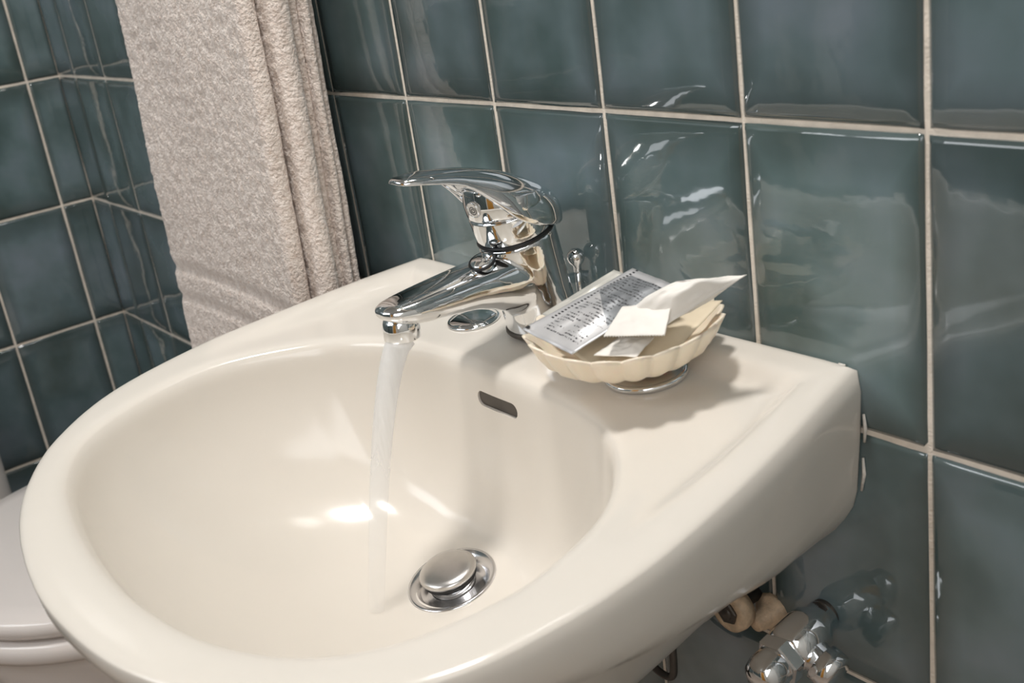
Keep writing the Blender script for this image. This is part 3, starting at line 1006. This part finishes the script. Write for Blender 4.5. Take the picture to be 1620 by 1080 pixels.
# cream wrapped bars underneath
cr1 = pillow('wrapped_soap', [(0.4900, -0.1220, -0.1355), (0.5420, -0.0950, -0.1320), (0.5340, -0.0330, -0.1140), (0.4870, -0.0500, -0.1180)], 0.010, 'cream_paper', (0.52, -0.08, -0.135), seed=13)
tag(cr1, 'flat cream wrapped soap lying under the white packet in the dish', 'soap')
cr2 = pillow('wrapped_soap', [(0.4540, -0.1130, -0.1330), (0.5050, -0.1270, -0.1360), (0.5100, -0.0600, -0.1240), (0.4560, -0.0500, -0.1220)], 0.008, 'cream_paper', (0.48, -0.09, -0.137), seed=17)
tag(cr2, 'cream wrapped soap lying under the silver sachet in the dish', 'soap')
ws = pillow('paper_slip', [(0.5060, -0.1260, -0.1270), (0.5340, -0.1150, -0.1255), (0.5320, -0.0960, -0.1190), (0.5080, -0.1050, -0.1210)], 0.004, 'paper', (0.523, -0.11, -0.127), seed=21, crumple=0.0016)
tag(ws, 'small folded white paper slip at the front rim of the dish', 'paper')

# ------------------------------------------------------------------ towel on its rail
def towel_front_y(z):
    return -0.101 + 0.042 * (z - 0.11)


tow = thing('bath_towel', 'pale beige terry bath towel folded over a rail left of the basin', 'towel', (-0.10, -0.06, 0.34))
rail_z = 0.345


def towel_layer(name, yo, th, xl, xr, zb, seed, sag=0.0, bands=False, res=0.0026, lab=None, rr=1.0):
    """one hanging fold: a slab with rounded edges; yo = offset behind the front face"""
    per = []
    nx = max(12, int((xr - xl) / res)); na = 9
    for i in range(nx + 1): per.append((xl + th / 2 + (xr - xl - th) * i / nx, -1, 0))
    for k in range(1, na): per.append((xr - th / 2, 0, k / na))
    for i in range(nx, -1, -1): per.append((xl + th / 2 + (xr - xl - th) * i / nx, 1, 0))
    for k in range(1, na): per.append((xl + th / 2, 2, k / na))
    nz = int((0.333 - zb) / res)
    rings = []
    for j in range(nz + 1):
        z = zb + (0.333 - zb) * j / nz
        y0 = towel_front_y(z) + yo + th / 2
        pinch = 1.0
        ring = []
        for (x, s, k) in per:
            dx = 0.0012 * math.sin(z * 17 + seed * 2.1) + 0.0007 * math.sin(z * 41 + seed) - 0.033 * (z + 0.25)
            if s == -1: px_, py = x, -th / 2
            elif s == 1: px_, py = x, th / 2
            elif s == 0: px_, py = x + th / 2 * math.sin(math.pi * k) * rr, -th / 2 * math.cos(math.pi * k)
            else: px_, py = x - th / 2 * math.sin(math.pi * k), th / 2 * math.cos(math.pi * k)
            pile = noise.noise(Vector((px_ * 230, z * 230, seed * 9 + s))) * 0.0011 + noise.noise(Vector((px_ * 90, z * 90, seed * 5 + s))) * 0.0009
            soft = 0.0025 * noise.noise(Vector((px_ * 9, z * 6, seed)))
            flat = 0.0
            if bands:
                for zc_, hw_ in ((-0.192, 0.006), (-0.228, 0.006)):
                    zz = z + 0.035 * (px_ + 0.3) * 0.6 - 0.012 * math.sin((px_ + 0.3) * 7)
                    flat = max(flat, math.exp(-((zz - zc_) / hw_) ** 2))
            n_out = -1 if py < 0 else 1
            off = pile * (1 - flat) - 0.0032 * flat
            xx = px_ + dx + (0.0008 * noise.noise(Vector((k * 9, z * 420, seed))) if s in (0, 2) else 0)
            if s == 0: off *= 0.4
            ring.append((xx, y0 + py + soft + n_out * off, z))
        rings.append(ring)
    o = finish(name, *loft(rings), 'towel', parent=tow)
    if lab: o['label'] = lab
    return o


towel_layer('front_fold', 0.000, 0.019, -0.262, 0.058, -0.37, 1, bands=True, lab='broad front fold with two woven bands near the hem')
towel_layer('inner_fold', 0.0235, 0.021, -0.24, 0.073, -0.36, 2, res=0.003)
towel_layer('inner_fold', 0.0485, 0.011, -0.23, 0.050, -0.36, 3, res=0.003)
towel_layer('inner_fold', 0.0605, 0.008, -0.23, 0.058, -0.36, 4, res=0.003)
towel_layer('inner_fold', 0.0700, 0.008, -0.23, 0.049, -0.36, 5, res=0.003)

arc_rings = []
for x in np.linspace(-0.275, 0.045, 9):
    r = [(x, -0.054 + 0.040 * math.cos(t), rail_z - 0.013 + 0.044 * math.sin(t)) for t in np.linspace(0, math.pi, 20)]
    r += [(x, -0.054 + 0.0095 * math.cos(t), rail_z + 0.0005 + 0.0095 * math.sin(t)) for t in np.linspace(math.pi, 0, 20)]
    arc_rings.append(r)
finish('rail_fold', *loft(arc_rings), 'towel', parent=tow)

rail = thing('towel_rail', 'chrome towel rail on the tiled wall, out of sight above the towel', 'rail', (-0.10, 0.0, rail_z))
finish('rail_bar', *tube([(-0.36, -0.054, rail_z), (0.16, -0.054, rail_z)], 0.008, 20), 'chrome', parent=rail)
for xx in (-0.35, 0.15):
    finish('rail_bracket', *lathe([(0.02, -0.002), (0.02, 0.006), (0.008, 0.010), (0.008, 0.055)], (xx, 0.0, rail_z), (0, -1, 0), 28), 'chrome', parent=rail)

# ------------------------------------------------------------------ angle valve and fixings under the basin
VB = Vector((0.582, 0.0, -0.356))
val = thing('angle_valve', 'chrome angle valve with a domed cap on the tiles under the basin', 'valve', VB)
AY = Vector((0, -1, -0.20)).normalized()
finish('wall_stub', *lathe([(0.0115, -0.002), (0.0115, 0.008)], VB, (0, -1, 0), 32), 'dark_metal', parent=val)
finish('valve_body', *lathe([(0.0125, 0.004), (0.0130, 0.012), (0.0175, 0.018), (0.0185, 0.024), (0.0185, 0.044), (0.0165, 0.048), (0.014, 0.050)], VB, AY, 44), 'chrome', parent=val)


def hexnut(c, axis, r, h0, h1):
    a, u, v = frame(axis)
    def ring(rr, h): return [Vector(c) + a * h + (u * math.cos(t) + v * math.sin(t)) * rr for t in np.linspace(0.2, 0.2 + 2 * math.pi, 6, endpoint=False)]
    return loft([ring(r * 0.93, h0), ring(r, h0 + 0.0012), ring(r, h1 - 0.0012), ring(r * 0.93, h1)])


finish('gland_nut', *hexnut(VB, AY, 0.0185, 0.0490, 0.0600), 'chrome', parent=val, smooth=False)
finish('valve_cap', *lathe([(0.0135, 0.058), (0.0150, 0.061), (0.0150, 0.072), (0.0132, 0.078), (0.009, 0.0815), (0, 0.083)], VB, AY, 44), 'chrome', parent=val)
VO = VB + AY * 0.034
finish('outlet_tube', *lathe([(0.012, 0.0), (0.012, 0.020), (0.0150, 0.021), (0.0150, 0.034), (0.011, 0.036)], VO, (0.92, 0.0, -0.40), 36), 'chrome', parent=val)

PB = Vector((0.518, 0.0, -0.366))
bolt = thing('basin_fixing', 'cream plastic washer and bolt fixing the basin to the wall, beneath it', 'bolt', PB)
finish('bolt_shank', *lathe([(0.0052, 0.0), (0.0052, 0.0385), (0.004, 0.040), (0, 0.040)], PB, (0, -1, 0), 20), 'dark_metal', parent=bolt)
finish('washer', *lathe([(0.0085, 0.026), (0.0165, 0.024), (0.0175, 0.030), (0.0165, 0.036), (0.0120, 0.0375), (0.0085, 0.036)], PB, (0, -1, 0), 44), 'limescale', parent=bolt)
finish('bolt_nut', *hexnut(PB, (0, -1, 0), 0.0095, 0.034, 0.0385), 'dark_metal', parent=bolt, smooth=False)
finish('mortar_plug', *lathe([(0.017, 0.0015), (0.014, 0.006), (0.009, 0.010), (0.006, 0.022)], PB + Vector((0.014, 0, -0.012)), (0, -1, 0), 18), 'limescale', parent=bolt)

trap = thing('drain_trap', 'dull metal drain trap hanging below the basin', 'trap', (0.372, -0.178, -0.52))
finish('tail_pipe', *lathe([(0.016, -0.36 + 0.52), (0.016, 0.06)], (0.372, -0.178, -0.52), (0, 0, 1), 28), 'dark_metal', parent=trap)
finish('trap_cup', *lathe([(0.0, 0.0), (0.026, 0.001), (0.030, 0.008), (0.030, 0.075), (0.024, 0.085), (0.016, 0.09)], (0.372, -0.178, -0.52), (0, 0, 1), 36), 'dark_metal', parent=trap)
finish('wall_pipe', *tube([(0.372, -0.150, -0.465), (0.372, 0.0, -0.465)], 0.015, 24), 'dark_metal', parent=trap)
hs = thing('supply_hose', 'thin flexible supply hose under the back of the basin', 'hose', (0.44, -0.03, -0.5))
finish('hose_tube', *tube(catmull([(0.37, -0.06, -0.352), (0.40, -0.052, -0.40), (0.43, -0.046, -0.445), (0.455, -0.045, -0.452), (0.462, -0.045, -0.43), (0.455, -0.04, -0.36)], 8), 0.0032, 12), 'dark_metal', parent=hs)

# ------------------------------------------------------------------ toilet on the back wall beyond the basin
TX = -0.335
TO = Vector((TX, -0.23, -1.0))
toi = thing('toilet', 'white ceramic toilet with its lid closed, beyond the basin at lower left', 'toilet', TO)


def toilet_outline(hw, yc, b, y_back, n=72):
    """plan outline pointing away from the back wall: rounded front, straighter back"""
    pts = []
    for t in np.linspace(0, -math.pi, n // 2):
        pts.append((hw * math.cos(t), yc + b * math.sin(t)))
    for t in np.linspace(math.pi, 0, n // 2):
        k = abs(math.cos(t)) ** 0.55 * (1 if math.cos(t) >= 0 else -1)
        pts.append((hw * (0.86 * k if abs(k) < 0.98 else k), yc + (y_back - yc) * math.sin(t) ** 0.55))
    return pts


def slab(hw, b, z0, z1, rnd, dome=0.0):
    base = toilet_outline(hw, -0.23, b, -0.075)
    rings = []
    def rg(k, z): return [(TX + x * k, -0.22 + (y + 0.22) * k, z) for x, y in base]
    rings += [rg(0.5, z0), rg(1 - rnd * 1.6, z0), rg(1 - rnd * 0.5, z0 + 0.002), rg(1, z0 + (z1 - z0) * 0.35), rg(1, z0 + (z1 - z0) * 0.65), rg(1 - rnd * 0.35, z1 - 0.003),
              rg(1 - rnd, z1), rg(0.85, z1 + dome * 0.5), rg(0.6, z1 + dome * 0.8), rg(0.3, z1 + dome)]
    return loft(rings)


finish('lid', *slab(0.225, 0.240, -0.524, -0.500, 0.03, 0.004), 'white_ceramic', parent=toi)
finish('seat', *slab(0.228, 0.243, -0.556, -0.528, 0.03), 'white_ceramic', parent=toi)
rings = []
for k, z in ((0.60, -1.0), (0.58, -0.90), (0.60, -0.80), (0.72, -0.70), (0.84, -0.63), (0.90, -0.58), (0.91, -0.558)):
    rings.append([(TX + x * k, -0.20 + (y + 0.20) * k, z) for x, y in toilet_outline(0.228, -0.23, 0.243, -0.075)])
finish('pan', *loft(rings), 'white_ceramic', parent=toi)
for sx in (-0.07, 0.07):
    finish('hinge', *tube([(TX + sx - 0.02, -0.075, -0.522), (TX + sx + 0.02, -0.075, -0.522)], 0.010, 16), 'chrome', parent=toi)
finish('spigot', *lathe([(0.055, 0.0), (0.055, 0.09)], (TX, -0.001, -0.75), (0, -1, 0), 32), 'white_ceramic', parent=toi)

BN = Vector((-0.764, -0.381, -1.0))
bn_ = thing('waste_bin', 'white upright bin by the left wall, cut off at the left edge', 'bin', BN)
finish('bin_body', *lathe([(0, 0.0), (0.095, 0.0), (0.100, 0.006), (0.104, 0.50), (0.100, 0.508)], BN, (0, 0, 1), 56), 'white_ceramic', parent=bn_)
finish('bin_lid', *lathe([(0.099, 0.508), (0.107, 0.510), (0.108, 0.530), (0.100, 0.552), (0.060, 0.570), (0, 0.576)], BN, (0, 0, 1), 56), 'white_ceramic', parent=bn_)

# ------------------------------------------------------------------ ceiling lamp (above the frame)
lamp = thing('ceiling_lamp', 'round white ceiling lamp above the basin', 'lamp', (0.38, -0.22, 1.40))
finish('lamp_body', *lathe([(0.13, 0.0), (0.13, 0.018), (0.10, 0.022), (0.0, 0.022)], (0.38, -0.22, 1.40), (0, 0, -1), 48), 'plaster', parent=lamp)

for o in bpy.data.objects:
    if 'base' in o.keys():
        del o['base']
